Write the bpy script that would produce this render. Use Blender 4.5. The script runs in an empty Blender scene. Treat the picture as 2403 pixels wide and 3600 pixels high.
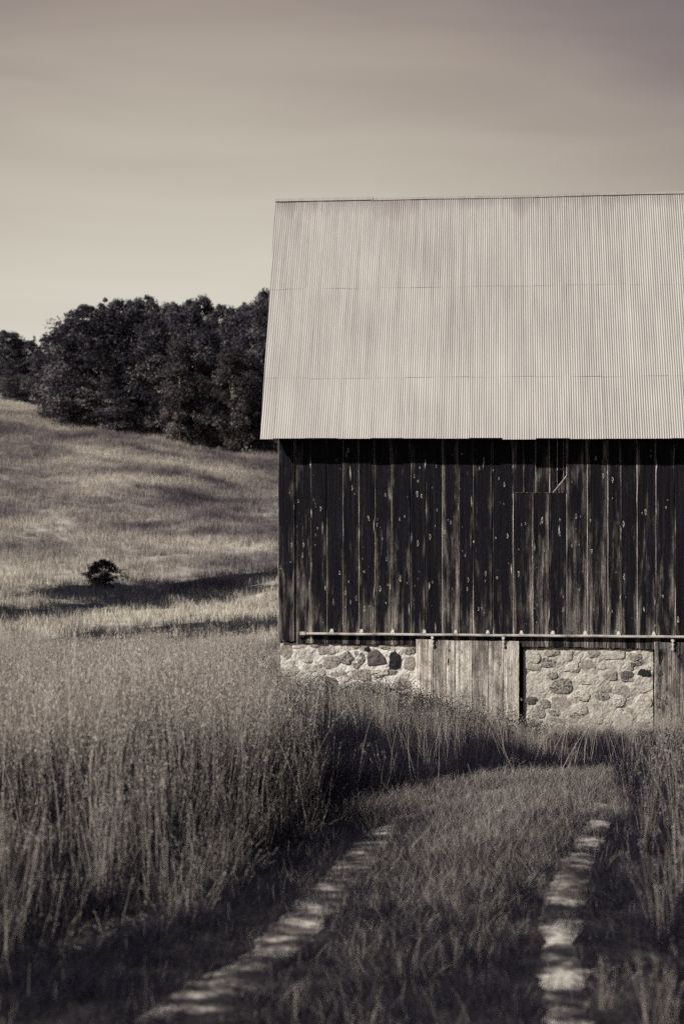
import bpy, math, random
import numpy as np
C = bpy.context.scene.collection
S = bpy.context.scene
R = math.radians
rng = np.random.default_rng(7)
random.seed(7)

# ------------------------------------------------------------------ camera
F = 1394.0                                  # focal length in pixels of the 1024 px tall frame
EYE = 1.57
cd = bpy.data.cameras.new('camera'); cam = bpy.data.objects.new('camera', cd); C.objects.link(cam)
cam.location = (0, 0, EYE); cam.rotation_euler = (R(90), 0, 0)
cd.sensor_fit = 'VERTICAL'; cd.sensor_height = 36; cd.sensor_width = 24
cd.lens = 36 * F / 1024
cd.shift_y = -59 / 1024
cd.clip_start = 0.1; cd.clip_end = 6000
cd.dof.use_dof = True; cd.dof.focus_distance = 19.0; cd.dof.aperture_fstop = 1.8
S.camera = cam

# ------------------------------------------------------------------ sun and sky
EL, AZ = 34.0, 60.0                         # elevation; azimuth from the -Y axis towards -X
sd = (-math.sin(R(AZ)) * math.cos(R(EL)), -math.cos(R(AZ)) * math.cos(R(EL)), math.sin(R(EL)))
sl = bpy.data.lights.new('sun', 'SUN'); so = bpy.data.objects.new('sun', sl); C.objects.link(so)
sl.energy = 5.0; sl.angle = R(0.5); sl.color = (1.0, 0.95, 0.905)
from mathutils import Vector
so.rotation_euler = Vector(sd).to_track_quat('Z', 'Y').to_euler()
so.location = (-30, -20, 30)

W = bpy.data.worlds.new('World'); S.world = W; W.use_nodes = True
nt = W.node_tree; nt.nodes.clear()
def N(nt, t, **k):
    n = nt.nodes.new(t)
    for a, b in k.items(): setattr(n, a, b)
    return n
def math_(nt, op, a, b=None, clamp=False):
    n = nt.nodes.new('ShaderNodeMath'); n.operation = op; n.use_clamp = clamp
    for i, v in enumerate((a, b)):
        if v is None: continue
        if isinstance(v, (int, float)): n.inputs[i].default_value = v
        else: nt.links.new(v, n.inputs[i])
    return n.outputs[0]
def ramp_(nt, fac, stops, interp='LINEAR'):
    n = nt.nodes.new('ShaderNodeValToRGB'); cr = n.color_ramp; cr.interpolation = interp
    while len(cr.elements) < len(stops): cr.elements.new(0.5)
    for e, (p, c) in zip(cr.elements, stops):
        e.position = p; e.color = (*c, 1) if len(c) == 3 else c
    nt.links.new(fac, n.inputs[0]); return n.outputs[0]
tc = N(nt, 'ShaderNodeTexCoord'); sx = N(nt, 'ShaderNodeSeparateXYZ')
nt.links.new(tc.outputs['Generated'], sx.inputs[0])
xq = math_(nt, 'ADD', sx.outputs['X'], 0.09)
xq = math_(nt, 'POWER', math_(nt, 'ABSOLUTE', xq), 2.0)
t = math_(nt, 'ADD', sx.outputs['Z'], math_(nt, 'MULTIPLY', xq, 0.95))
# thin drifting cloud veil
mp = N(nt, 'ShaderNodeMapping'); mp.inputs['Scale'].default_value = (2.4, 2.4, 13)
nt.links.new(tc.outputs['Generated'], mp.inputs[0])
nz = N(nt, 'ShaderNodeTexNoise'); nz.inputs['Scale'].default_value = 1.6; nz.inputs['Detail'].default_value = 6; nz.inputs['Distortion'].default_value = .7
nt.links.new(mp.outputs[0], nz.inputs[0])
t = math_(nt, 'ADD', t, math_(nt, 'MULTIPLY', math_(nt, 'SUBTRACT', nz.outputs[0], 0.5), -0.085))
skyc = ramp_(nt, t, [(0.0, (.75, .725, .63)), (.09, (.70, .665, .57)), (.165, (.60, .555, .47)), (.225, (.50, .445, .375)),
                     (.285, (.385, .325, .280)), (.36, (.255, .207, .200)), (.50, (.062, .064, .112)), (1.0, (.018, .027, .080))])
sk = N(nt, 'ShaderNodeTexSky', sky_type='NISHITA'); sk.sun_disc = False
sk.sun_elevation = R(EL); sk.sun_rotation = R(180 + AZ)
bw = N(nt, 'ShaderNodeRGBToBW'); nt.links.new(sk.outputs[0], bw.inputs[0])
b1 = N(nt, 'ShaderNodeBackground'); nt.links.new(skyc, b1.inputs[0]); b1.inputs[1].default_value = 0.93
b2 = N(nt, 'ShaderNodeBackground'); nt.links.new(bw.outputs[0], b2.inputs[0]); b2.inputs[1].default_value = 0.05 * 0.15
ad = N(nt, 'ShaderNodeAddShader'); wo = N(nt, 'ShaderNodeOutputWorld')
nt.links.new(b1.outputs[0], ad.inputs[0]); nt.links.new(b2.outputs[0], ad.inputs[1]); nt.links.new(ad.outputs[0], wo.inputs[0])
S.view_settings.view_transform = 'Standard'; S.view_settings.look = 'None'
S.view_settings.exposure = 0.0; S.view_settings.gamma = 1.0
S.cycles.use_denoising = False
S.cycles.max_bounces = 6; S.cycles.diffuse_bounces = 3; S.cycles.transmission_bounces = 4; S.cycles.transparent_max_bounces = 8

# ------------------------------------------------------------------ helpers
def smooth(a, b, x):
    t = np.clip((np.asarray(x, float) - a) / (b - a), 0, 1); return t * t * (3 - 2 * t)

def mesh_obj(name, V, Fq, mats, midx=None, parent=None, attrs=None, shade_smooth=False, link=True):
    """V (n,3); Fq (m,4) quads or list of polygons"""
    me = bpy.data.meshes.new(name)
    V = np.asarray(V, np.float32)
    if isinstance(Fq, np.ndarray):
        m, k = Fq.shape
        me.vertices.add(len(V)); me.vertices.foreach_set('co', V.ravel())
        me.loops.add(m * k); me.loops.foreach_set('vertex_index', Fq.ravel().astype(np.int32))
        me.polygons.add(m); me.polygons.foreach_set('loop_start', np.arange(0, m * k, k, dtype=np.int32))
        me.update(calc_edges=True)
    else:
        me.from_pydata(V.tolist(), [], [tuple(f) for f in Fq]); me.update()
    if not isinstance(mats, (list, tuple)): mats = [mats]
    for mt in mats: me.materials.append(mt)
    if midx is not None: me.polygons.foreach_set('material_index', np.asarray(midx, np.int32))
    if attrs:
        for k, v in attrs.items():
            at = me.attributes.new(k, 'FLOAT', 'POINT'); at.data.foreach_set('value', np.asarray(v, np.float32))
    me.polygons.foreach_set('use_smooth', np.full(len(me.polygons), shade_smooth))
    o = bpy.data.objects.new(name, me)
    if link: C.objects.link(o)
    if parent is not None: o.parent = parent
    return o

def tag(o, label=None, cat=None, group=None, kind=None):
    if label: o['label'] = label
    if cat: o['category'] = cat
    if group: o['group'] = group
    if kind: o['kind'] = kind
    return o
def empty(name, loc, rz=0, scale=(1, 1, 1)):
    o = bpy.data.objects.new(name, None); C.objects.link(o)
    o.location = loc; o.rotation_euler = (0, 0, rz); o.scale = scale; o.empty_display_size = .3
    return o

class MB:
    """collects shapes for one mesh"""
    def __init__(s): s.v = []; s.f = []; s.m = []; s.a = {}
    def add(s, V, Fs, m=0, **at):
        b = len(s.v); s.v += [tuple(map(float, p)) for p in V]; s.f += [tuple(i + b for i in f) for f in Fs]
        s.m += [m] * len(Fs) if isinstance(m, int) else list(m)
        for k, val in at.items():
            l = s.a.setdefault(k, []); l += [0.0] * (b - len(l))
            l += list(val) if hasattr(val, '__len__') else [val] * len(V)
    def box(s, x0, x1, y0, y1, z0, z1, m=0, **at):
        V = [(x0, y0, z0), (x1, y0, z0), (x1, y1, z0), (x0, y1, z0), (x0, y0, z1), (x1, y0, z1), (x1, y1, z1), (x0, y1, z1)]
        s.add(V, [(0, 3, 2, 1), (4, 5, 6, 7), (0, 1, 5, 4), (1, 2, 6, 5), (2, 3, 7, 6), (3, 0, 4, 7)], m, **at)
    def tube(s, p, q, r0, r1, n=8, m=0, **at):
        p = Vector(p); q = Vector(q); d = (q - p).normalized(); a = d.orthogonal().normalized(); b = d.cross(a)
        V = []
        for c, r in ((p, r0), (q, r1)):
            for i in range(n):
                w = 2 * math.pi * i / n; V.append(c + a * math.cos(w) * r + b * math.sin(w) * r)
        Fs = [(i, (i + 1) % n, n + (i + 1) % n, n + i) for i in range(n)] + [tuple(range(n))[::-1], tuple(range(n, 2 * n))]
        s.add(V, Fs, m, **at)
    def build(s, name, mats, parent=None, smooth_=False, link=True):
        at = {k: v + [0.0] * (len(s.v) - len(v)) for k, v in s.a.items()}
        return mesh_obj(name, s.v, s.f, mats, s.m, parent, at, smooth_, link)

# ------------------------------------------------------------------ materials
def mat(name):
    m = bpy.data.materials.new(name); m.use_nodes = True; nt = m.node_tree; nt.nodes.clear()
    out = N(nt, 'ShaderNodeOutputMaterial'); return m, nt, out
def noise(nt, coord, scale, detail=3, rough=.55, sc=(1, 1, 1), loc=(0, 0, 0)):
    mp = N(nt, 'ShaderNodeMapping'); mp.inputs['Scale'].default_value = sc; mp.inputs['Location'].default_value = loc
    nt.links.new(coord, mp.inputs[0])
    n = N(nt, 'ShaderNodeTexNoise'); n.inputs['Scale'].default_value = scale; n.inputs['Detail'].default_value = detail
    n.inputs['Roughness'].default_value = rough
    nt.links.new(mp.outputs[0], n.inputs[0]); return n.outputs[0]
def mix(nt, fac, a, b, mode='MIX'):
    n = N(nt, 'ShaderNodeMix', data_type='RGBA', blend_type=mode)
    for s, v in ((0, fac), (6, a), (7, b)):
        if isinstance(v, (int, float)): n.inputs[s].default_value = v
        elif isinstance(v, tuple): n.inputs[s].default_value = (*v, 1) if len(v) == 3 else v
        else: nt.links.new(v, n.inputs[s])
    return n.outputs[2]
def attr(nt, name):
    n = N(nt, 'ShaderNodeAttribute'); n.attribute_name = name; return n.outputs['Fac']
def prin(nt, out, col, rough=.8, spec=.2, metal=0.0, bump=None, bs=.3, bd=.01):
    p = N(nt, 'ShaderNodeBsdfPrincipled'); 
    if isinstance(col, tuple): p.inputs['Base Color'].default_value = (*col, 1)
    else: nt.links.new(col, p.inputs['Base Color'])
    p.inputs['Roughness'].default_value = rough; p.inputs['Specular IOR Level'].default_value = spec; p.inputs['Metallic'].default_value = metal
    if bump is not None:
        b = N(nt, 'ShaderNodeBump'); b.inputs['Strength'].default_value = bs; b.inputs['Distance'].default_value = bd
        nt.links.new(bump, b.inputs['Height']); nt.links.new(b.outputs[0], p.inputs['Normal'])
    nt.links.new(p.outputs[0], out.inputs[0]); return p
def OBJC(nt): return N(nt, 'ShaderNodeTexCoord').outputs['Object']
def POS(nt): return N(nt, 'ShaderNodeNewGeometry').outputs['Position']

# weathered siding: 'rnd' per board, 'ac' across the board -1..1
def wood(name, dark, pale, amount, lowz=1.6, highz=3.6, grain=1.0, rv=.28, ew=.20, spec=.06, blotch=0):
    m, nt, out = mat(name); co = OBJC(nt); rn = attr(nt, 'rnd'); ac = attr(nt, 'ac')
    cmb = N(nt, 'ShaderNodeCombineXYZ'); nt.links.new(math_(nt, 'MULTIPLY', rn, 37.0), cmb.inputs[1])
    va = N(nt, 'ShaderNodeVectorMath', operation='ADD'); nt.links.new(co, va.inputs[0]); nt.links.new(cmb.outputs[0], va.inputs[1])
    co2 = va.outputs[0]
    g1 = noise(nt, co2, 1, 5, .65, (70, 3, 1.6)); g2 = noise(nt, co2, 1, 3, .6, (16, 3, 1.1)); g3 = noise(nt, co2, 1, 4, .65, (8, 3, 1.5), (3, 1, 2))
    fine = noise(nt, co2, 1, 2, .7, (150, 5, 22))
    edge = math_(nt, 'POWER', math_(nt, 'ABSOLUTE', ac), 2.2)
    sp = N(nt, 'ShaderNodeSeparateXYZ'); nt.links.new(co, sp.inputs[0])
    hz = N(nt, 'ShaderNodeMapRange'); nt.links.new(sp.outputs[2], hz.inputs[0])
    hz.inputs[1].default_value = highz; hz.inputs[2].default_value = lowz; hz.inputs[3].default_value = 0.0; hz.inputs[4].default_value = 1.0
    w = math_(nt, 'ADD', math_(nt, 'MULTIPLY', edge, ew), math_(nt, 'MULTIPLY', hz.outputs[0], .22))
    w = math_(nt, 'ADD', w, math_(nt, 'MULTIPLY', math_(nt, 'SUBTRACT', rn, .5), rv))
    w = math_(nt, 'ADD', w, math_(nt, 'MULTIPLY', math_(nt, 'SUBTRACT', g3, .19), 1.15))
    w = math_(nt, 'ADD', w, math_(nt, 'MULTIPLY', math_(nt, 'SUBTRACT', g2, .5), .8))
    w = math_(nt, 'ADD', w, amount - .40)
    w = N(nt, 'ShaderNodeMapRange').outputs[0] if False else w
    mr = N(nt, 'ShaderNodeMapRange'); mr.interpolation_type = 'SMOOTHSTEP'; nt.links.new(w, mr.inputs[0]); mr.inputs[1].default_value = .33; mr.inputs[2].default_value = .98
    gg = math_(nt, 'MULTIPLY', mr.outputs[0], ramp_(nt, g1, [(.30, (.2,) * 3), (.62, (1,) * 3)]))
    col = mix(nt, gg, dark, pale)
    dk = N(nt, 'ShaderNodeMix', data_type='RGBA', blend_type='MULTIPLY'); dk.inputs[0].default_value = 1.0; nt.links.new(col, dk.inputs[6]); nt.links.new(ramp_(nt, noise(nt, co2, 1, 4, .7, (34, 3, .7), (9, 0, 4)), [(.36, (.55,) * 3), (.52, (1.1,) * 3), (.68, (1.9,) * 3)]), dk.inputs[7]); col = dk.outputs[2]
    gr = ramp_(nt, fine, [(.3, (.35,) * 3), (.55, (1.0,) * 3), (.75, (2.6,) * 3)])
    col = mix(nt, .8 * grain, col, gr, 'MULTIPLY')
    if blotch: col = mix(nt, blotch, col, ramp_(nt, noise(nt, co2, 1, 4, .6, (7, 3, 4)), [(.36, (.22, .20, .21)), (.46, (.8,) * 3), (.62, (1.15,) * 3)]), 'MULTIPLY')
    prin(nt, out, col, .8, spec, bump=g1, bs=.5, bd=.012)
    return m
M_board = wood('weathered_barn_board', (.0125, .0112, .0148), (.44, .385, .33), .225)
M_bedge = wood('bare_board_edge', (.018, .016, .018), (.74, .68, .58), .50, rv=.75, grain=.35)
M_door = wood('bleached_door_plank', (.20, .172, .152), (.80, .74, .63), .70, .2, 1.4, rv=.55, blotch=.6)
M_dark = mat('dark_interior_wood')[0]; _nt = M_dark.node_tree
prin(_nt, [n for n in _nt.nodes if n.type == 'OUTPUT_MATERIAL'][0],
     ramp_(_nt, noise(_nt, OBJC(_nt), 6, 3), [(.3, (.010, .009, .012)), (.7, (.028, .025, .028))]), .9, .1)

def simple(name, stops, scale, rough=.8, spec=.2, metal=0., bump=.3, bd=.01, detail=5, sc=(1, 1, 1)):
    m, nt, out = mat(name); n = noise(nt, OBJC(nt), scale, detail, .6, sc)
    prin(nt, out, ramp_(nt, n, stops), rough, spec, metal, bump=n, bs=bump, bd=bd); return m
M_mortar = simple('lime_mortar', [(.30, (.34, .31, .27)), (.42, (.72, .69, .61)), (.75, (.90, .87, .79))], 9, .95, .1, bump=.8, bd=.03)
STONES = [simple('pale_fieldstone', [(.28, (.30, .27, .235)), (.5, (.56, .52, .45)), (.8, (.72, .68, .59))], 14, .9, .15, bump=.9, bd=.03),
          simple('tan_fieldstone', [(.28, (.19, .168, .148)), (.5, (.37, .33, .285)), (.8, (.55, .51, .43))], 15, .9, .15, bump=.9, bd=.03),
          simple('brown_fieldstone', [(.25, (.08, .068, .068)), (.6, (.155, .135, .13)), (.85, (.24, .215, .195))], 18, .9, .15, bump=.6, bd=.02),
          simple('black_fieldstone', [(.3, (.012, .012, .016)), (.66, (.04, .037, .042)), (.78, (.3, .27, .25))], 24, .8, .2, bump=.8, bd=.02),
          simple('speckled_fieldstone', [(.38, (.06, .055, .055)), (.52, (.34, .31, .27)), (.8, (.62, .58, .50))], 26, .9, .15, bump=.9, bd=.03)]
M_iron = simple('painted_rail_steel', [(.3, (.20, .18, .165)), (.5, (.50, .47, .42)), (.7, (.68, .64, .57))], 5, .5, .4, .1, .2)
M_brk = simple('zinc_bracket', [(.3, (.62, .60, .55)), (.7, (.85, .83, .77))], 20, .5, .4, .2, .2)

M_saw = simple('bare_pale_wood', [(.3, (.26, .235, .20)), (.6, (.62, .58, .50)), (.8, (.78, .74, .66))], 30, .9, .1)
def roof_mat():
    m, nt, out = mat('galvanised_roofing'); co = OBJC(nt)
    big = noise(nt, co, 1, 4, .6, (.55, .5, .45)); st = noise(nt, co, 1, 4, .65, (3.2, .3, .3)); fi = noise(nt, co, 1, 4, .7, (17, .6, .5))
    sh = attr(nt, 'sheet')
    base = ramp_(nt, big, [(.3, (.385, .362, .328)), (.5, (.425, .402, .365)), (.7, (.46, .437, .398))])
    c = mix(nt, .55, base, ramp_(nt, st, [(.28, (.84, .82, .81)), (.55, (1.02, 1.01, 1.0))]), 'MULTIPLY')
    c = mix(nt, .6, c, ramp_(nt, fi, [(.30, (.66, .64, .63)), (.6, (1.08,) * 3)]), 'MULTIPLY')  # dirty streaks that also paint the shading of uneven ribs into the colour
    c = mix(nt, 1.0, c, ramp_(nt, sh, [(0, (.98, .977, .975)), (1, (1.015, 1.015, 1.015))]), 'MULTIPLY')
    # soot and rust washed down from the ridge
    rd = attr(nt, 'down'); rn = noise(nt, co, 1, 4, .7, (2.4, .5, .5), (5, 0, 0))
    dirt = math_(nt, 'SUBTRACT', math_(nt, 'MULTIPLY', rn, 1.5), math_(nt, 'MULTIPLY', rd, 5.5))
    dm = N(nt, 'ShaderNodeMapRange'); nt.links.new(dirt, dm.inputs[0]); dm.inputs[1].default_value = .35; dm.inputs[2].default_value = 1.0
    c = mix(nt, math_(nt, 'MULTIPLY', dm.outputs[0], .75), c, (.16, .125, .12))
    prin(nt, out, c, .52, .35, .12); return m
M_roof = roof_mat()

def zone(nt, xyz):
    """colour of the standing hay by where it grows (species, ripeness, and shadow patches put into the colour), from world position"""
    n1 = noise(nt, xyz, 1, 4, .6, (.085, .13, .0)); n2 = noise(nt, xyz, 1, 3, .6, (.28, .5, 0), (7, 3, 0))
    f = math_(nt, 'ADD', math_(nt, 'MULTIPLY', n1, .72), math_(nt, 'MULTIPLY', n2, .28))
    sp = N(nt, 'ShaderNodeSeparateXYZ'); nt.links.new(xyz, sp.inputs[0])
    hill = N(nt, 'ShaderNodeMapRange'); nt.links.new(sp.outputs[1], hill.inputs[0]); hill.inputs[1].default_value = 62; hill.inputs[2].default_value = 74
    lo = ramp_(nt, f, [(.34, (.17, .15, .15)), (.44, (.46, .42, .36)), (.6, (.64, .60, .50))])
    hi = ramp_(nt, f, [(.36, (.075, .066, .078)), (.44, (.20, .172, .172)), (.51, (.34, .30, .27)), (.60, (.57, .525, .445))])  # dark stops paint shadow patches of the slope into the hay
    top = N(nt, 'ShaderNodeMapRange'); nt.links.new(sp.outputs[1], top.inputs[0]); top.inputs[1].default_value = 122; top.inputs[2].default_value = 126
    return mix(nt, top.outputs[0], mix(nt, hill.outputs[0], lo, hi), lo)

def grass_mat(name, stops, trans=.3, zoned=False, big=.35, clump=False):
    m, nt, out = mat(name)
    g = N(nt, 'ShaderNodeNewGeometry'); oi = N(nt, 'ShaderNodeObjectInfo')
    if zoned:
        col = zone(nt, g.outputs['Position'])
        v = ramp_(nt, g.outputs['Random Per Island'], [(0, (.35, .34, .38)), (.5, (1, 1, 1)), (1, (1.5,) * 3)])
        col = mix(nt, 1.0, col, v, 'MULTIPLY')
    else:
        r = math_(nt, 'ADD', math_(nt, 'MULTIPLY', g.outputs['Random Per Island'], .65), math_(nt, 'MULTIPLY', oi.outputs['Random'], .35))
        if clump: r = math_(nt, 'ADD', math_(nt, 'MULTIPLY', g.outputs['Random Per Island'], .35), math_(nt, 'MULTIPLY', attr(nt, 'clump'), .65))  # sunlit and shaded clumps painted through the leaf colour
        n = noise(nt, g.outputs['Position'], 1, 3, .6, (.5, .5, 0))
        r = math_(nt, 'ADD', r, math_(nt, 'MULTIPLY', math_(nt, 'SUBTRACT', n, .5), big * 2))
        col = ramp_(nt, r, stops)
    d = N(nt, 'ShaderNodeBsdfDiffuse'); tr = N(nt, 'ShaderNodeBsdfTranslucent'); mx = N(nt, 'ShaderNodeMixShader'); mx.inputs[0].default_value = trans
    nt.links.new(col, d.inputs[0]); nt.links.new(col, tr.inputs[0]); nt.links.new(d.outputs[0], mx.inputs[1]); nt.links.new(tr.outputs[0], mx.inputs[2])
    nt.links.new(mx.outputs[0], out.inputs[0]); return m
G_straw = grass_mat('ripe_straw', [(0, (.28, .238, .215)), (.45, (.53, .475, .41)), (1, (.76, .71, .61))])
G_mid = grass_mat('drying_blade', [(0, (.026, .022, .034)), (.45, (.074, .062, .072)), (1, (.25, .212, .195))])
G_dark = grass_mat('dark_leaf', [(0, (.009, .009, .017)), (.6, (.024, .022, .034)), (1, (.070, .061, .070))], .2)
G_seed = grass_mat('dark_seed', [(0, (.012, .011, .016)), (1, (.05, .045, .05))], 0)
G_hill = grass_mat('hill_hay', None, .3, True)
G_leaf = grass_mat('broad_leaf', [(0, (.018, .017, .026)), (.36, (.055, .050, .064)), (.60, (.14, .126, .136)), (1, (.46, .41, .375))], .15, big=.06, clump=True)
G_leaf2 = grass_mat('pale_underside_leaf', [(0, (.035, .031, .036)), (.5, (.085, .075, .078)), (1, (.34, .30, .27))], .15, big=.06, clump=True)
M_bark = simple('grey_bark', [(.3, (.05, .045, .045)), (.7, (.16, .14, .13))], 8, .9, .1, sc=(1, 1, .2))
M_birch = simple('pale_bark', [(.3, (.30, .27, .24)), (.7, (.62, .58, .50))], 8, .9, .1, sc=(1, 1, .4))

# ------------------------------------------------------------------ terrain
PY = [-40, 0, 10, 20, 24, 30, 38, 46, 53, 60, 68, 75, 90, 105, 115, 122, 135, 160, 260, 600, 3000]
PH = [1.5, 1.57, 2.77, 3.97, 4.45, 5.15, 5.95, 6.25, 6.05, 5.60, 4.95, 4.3, 2.6, .55, -1.0, -1.8, -2.6, -3.6, -4.2, -4.5, -4.5]
py_f = np.linspace(-40, 3000, 12001); ph_f = np.interp(py_f, PY, PH)
ker = np.hanning(25); ker /= ker.sum()
ph_f = np.convolve(np.pad(ph_f, 12, mode='edge'), ker, 'valid')
def zfun(x, y):
    x = np.asarray(x, float); y = np.asarray(y, float)
    h = np.interp(y, py_f, ph_f)
    z = EYE - h
    z = z + smooth(55, 118, y) * np.interp(x, [-80, -45, -31, -23, -15, -5, 8, 40, 90], [3, 2.4, 1.7, .55, 0, -1.45, -2.6, -3.5, -2.0])
    z = z + smooth(45, 60, y) * (.22 * np.sin(x * .23 + y * .11) + .15 * np.sin(x * .51 - y * .19 + 1) + .06 * np.sin(x * .9 + y * .5))
    z = z - .32 * smooth(.2, 3.0, x) * smooth(13.5, 20, y) * (1 - smooth(36, 50, y))
    z = z + .018 * np.sin(x * 2.1 + 1.3 * y) * np.sin(y * 1.7 - x) * (1 - smooth(30, 40, y))
    return z
def grid_axis(lo, hi, d0, growth):
    a = [0.0]; d = d0
    while a[-1] < hi: a.append(a[-1] + d); d *= growth
    b = [0.0]; d = d0
    while b[-1] > lo: b.append(b[-1] - d); d *= growth
    return np.array(sorted(set(b + a)))
gx = grid_axis(-900, 900, .22, 1.035); gy = np.concatenate([np.arange(-30, 4, 1.5), np.arange(4, 34, .2), np.arange(34, 140, .9), 140 + np.cumsum(1.2 * 1.06 ** np.arange(85))])
X, Y = np.meshgrid(gx, gy); Z = zfun(X, Y)
ny, nx = X.shape; idx = np.arange(nx * ny).reshape(ny, nx)
Q = np.stack([idx[:-1, :-1], idx[:-1, 1:], idx[1:, 1:], idx[1:, :-1]], -1).reshape(-1, 4)
m, nt, out = mat('meadow_soil'); P = POS(nt)
sp = N(nt, 'ShaderNodeSeparateXYZ'); nt.links.new(P, sp.inputs[0])
near = ramp_(nt, noise(nt, P, 3, 5), [(.3, (.035, .031, .034)), (.55, (.085, .075, .072)), (.75, (.16, .14, .125))])
fr = noise(nt, P, 1, 3, .7, (5, 2, 0))
far = mix(nt, .8, zone(nt, P), ramp_(nt, fr, [(.3, (.6,) * 3), (.65, (1.15,) * 3)]), 'MULTIPLY')
mr = N(nt, 'ShaderNodeMapRange'); nt.links.new(sp.outputs[1], mr.inputs[0]); mr.inputs[1].default_value = 31; mr.inputs[2].default_value = 36
prin(nt, out, mix(nt, mr.outputs[0], near, far), .95, .05, bump=fr, bs=.5, bd=.1)
g = mesh_obj('ground', np.stack([X, Y, Z], -1).reshape(-1, 3), Q, m, shade_smooth=True); tag(g, kind='structure')

# wheel tracks -----------------------------------------------------
LR = np.array([(-.60, 4.3), (-.58, 5.2), (-.54, 5.73), (-.30, 6.74), (-.19, 7.37), (.015, 8.48), (.134, 9.35), (.42, 10.78), (.87, 12.0), (1.5, 12.75), (2.2, 13.0)])
RR = np.array([(.80, 4.3), (.884, 5.49), (.978, 6.24), (1.045, 6.74), (1.19, 7.55), (1.386, 8.42), (1.677, 9.64), (2.05, 11.0), (2.25, 12.0)])
def resample(P, step):
    d = np.r_[0, np.cumsum(np.hypot(*np.diff(P, axis=0).T))]; s = np.arange(0, d[-1], step)
    # smooth curve
    x = np.interp(s, d, P[:, 0]); y = np.interp(s, d, P[:, 1]); k = np.ones(9) / 9
    x[4:-4] = np.convolve(x, k, 'valid'); y[4:-4] = np.convolve(y, k, 'valid'); return np.stack([x, y], -1)
m_dirt, nt, out = mat('packed_sandy_dirt'); P = POS(nt)
n1 = noise(nt, P, 1, 5, .65, (3.0, 3.8, 1)); n2 = noise(nt, P, 22, 3)
c = mix(nt, .6, ramp_(nt, n1, [(.43, (.045, .039, .042)), (.52, (.24, .21, .185)), (.60, (.74, .69, .585))]), ramp_(nt, n2, [(.3, (.65,) * 3), (.6, (1.1,) * 3)]), 'MULTIPLY')
prin(nt, out, c, .95, .05, bump=n2, bs=.5, bd=.02)
RUTS = []
for P_, w0 in ((LR, .135), (RR, .095)):
    c_ = resample(P_, .08); RUTS.append(c_); n = len(c_)
    tan = np.gradient(c_, axis=0); tan /= np.linalg.norm(tan, axis=1)[:, None]; nor = np.stack([-tan[:, 1], tan[:, 0]], -1)
    wn = np.convolve(rng.normal(0, 1, n + 6), np.ones(7) / 7, 'valid'); wv = w0 + .05 * wn + rng.normal(0, .012, n) + (.14 * (1 - smooth(5.4, 6.8, c_[:, 1])) if w0 > .12 else 0)
    V = []
    for k in np.linspace(-1, 1, 7):
        q = c_ + nor * (k * wv)[:, None]; V.append(np.c_[q, zfun(q[:, 0], q[:, 1]) + .006 + .006 * (1 - k * k)])
    V = np.stack(V, 1).reshape(-1, 3); id_ = np.arange(n * 7).reshape(n, 7)
    Q = np.stack([id_[:-1, :-1], id_[:-1, 1:], id_[1:, 1:], id_[1:, :-1]], -1).reshape(-1, 4)
    o = mesh_obj('path', V, Q, m_dirt, shade_smooth=True); tag(o, kind='structure')
def dist_rut(x, y):
    best = np.full(len(x), 9e9)
    for c_ in RUTS:
        for i in range(0, len(x), 20000):
            d = np.hypot(x[i:i+20000, None] - c_[None, ::2, 0], y[i:i+20000, None] - c_[None, ::2, 1]).min(1)
            best[i:i+20000] = np.minimum(best[i:i+20000], d)
    return best

# ------------------------------------------------------------------ grass
def ribbons(n, R_, h0, h1, w, lean, bend, segs, seed, up=0.):
    r = np.random.default_rng(seed)
    a = r.uniform(0, 2 * np.pi, n); rr = R_ * np.sqrt(r.uniform(0, 1, n)); b = np.stack([np.cos(a) * rr, np.sin(a) * rr, np.zeros(n)], -1)
    h = r.uniform(h0, h1, n); la = r.uniform(0, 2 * np.pi, n); ln = np.abs(r.normal(0, lean, n)); bd = r.uniform(0, bend, n)
    d = np.stack([np.cos(la), np.sin(la)], -1); wa = r.uniform(0, 2 * np.pi, n); wd = np.stack([np.cos(wa), np.sin(wa)], -1)
    ts = np.linspace(0, 1, segs + 1); V = np.zeros((n, segs + 1, 2, 3)); mid = np.zeros((n, segs + 1, 3))
    for i, t in enumerate(ts):
        off = (ln * t + bd * t ** 2.5) * h
        c = b + np.stack([d[:, 0] * off, d[:, 1] * off, h * (t - .35 * bd * t ** 3)], -1); mid[:, i] = c
        ww = w * (1 - .75 * t) * .5
        V[:, i, 0] = c + np.stack([wd[:, 0] * ww, wd[:, 1] * ww, 0 * h], -1); V[:, i, 1] = c - np.stack([wd[:, 0] * ww, wd[:, 1] * ww, 0 * h], -1)
    id_ = np.arange(n * (segs + 1) * 2).reshape(n, segs + 1, 2)
    Q = np.stack([id_[:, :-1, 0], id_[:, :-1, 1], id_[:, 1:, 1], id_[:, 1:, 0]], -1).reshape(-1, 4)
    return V.reshape(-1, 3), Q, mid
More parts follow.
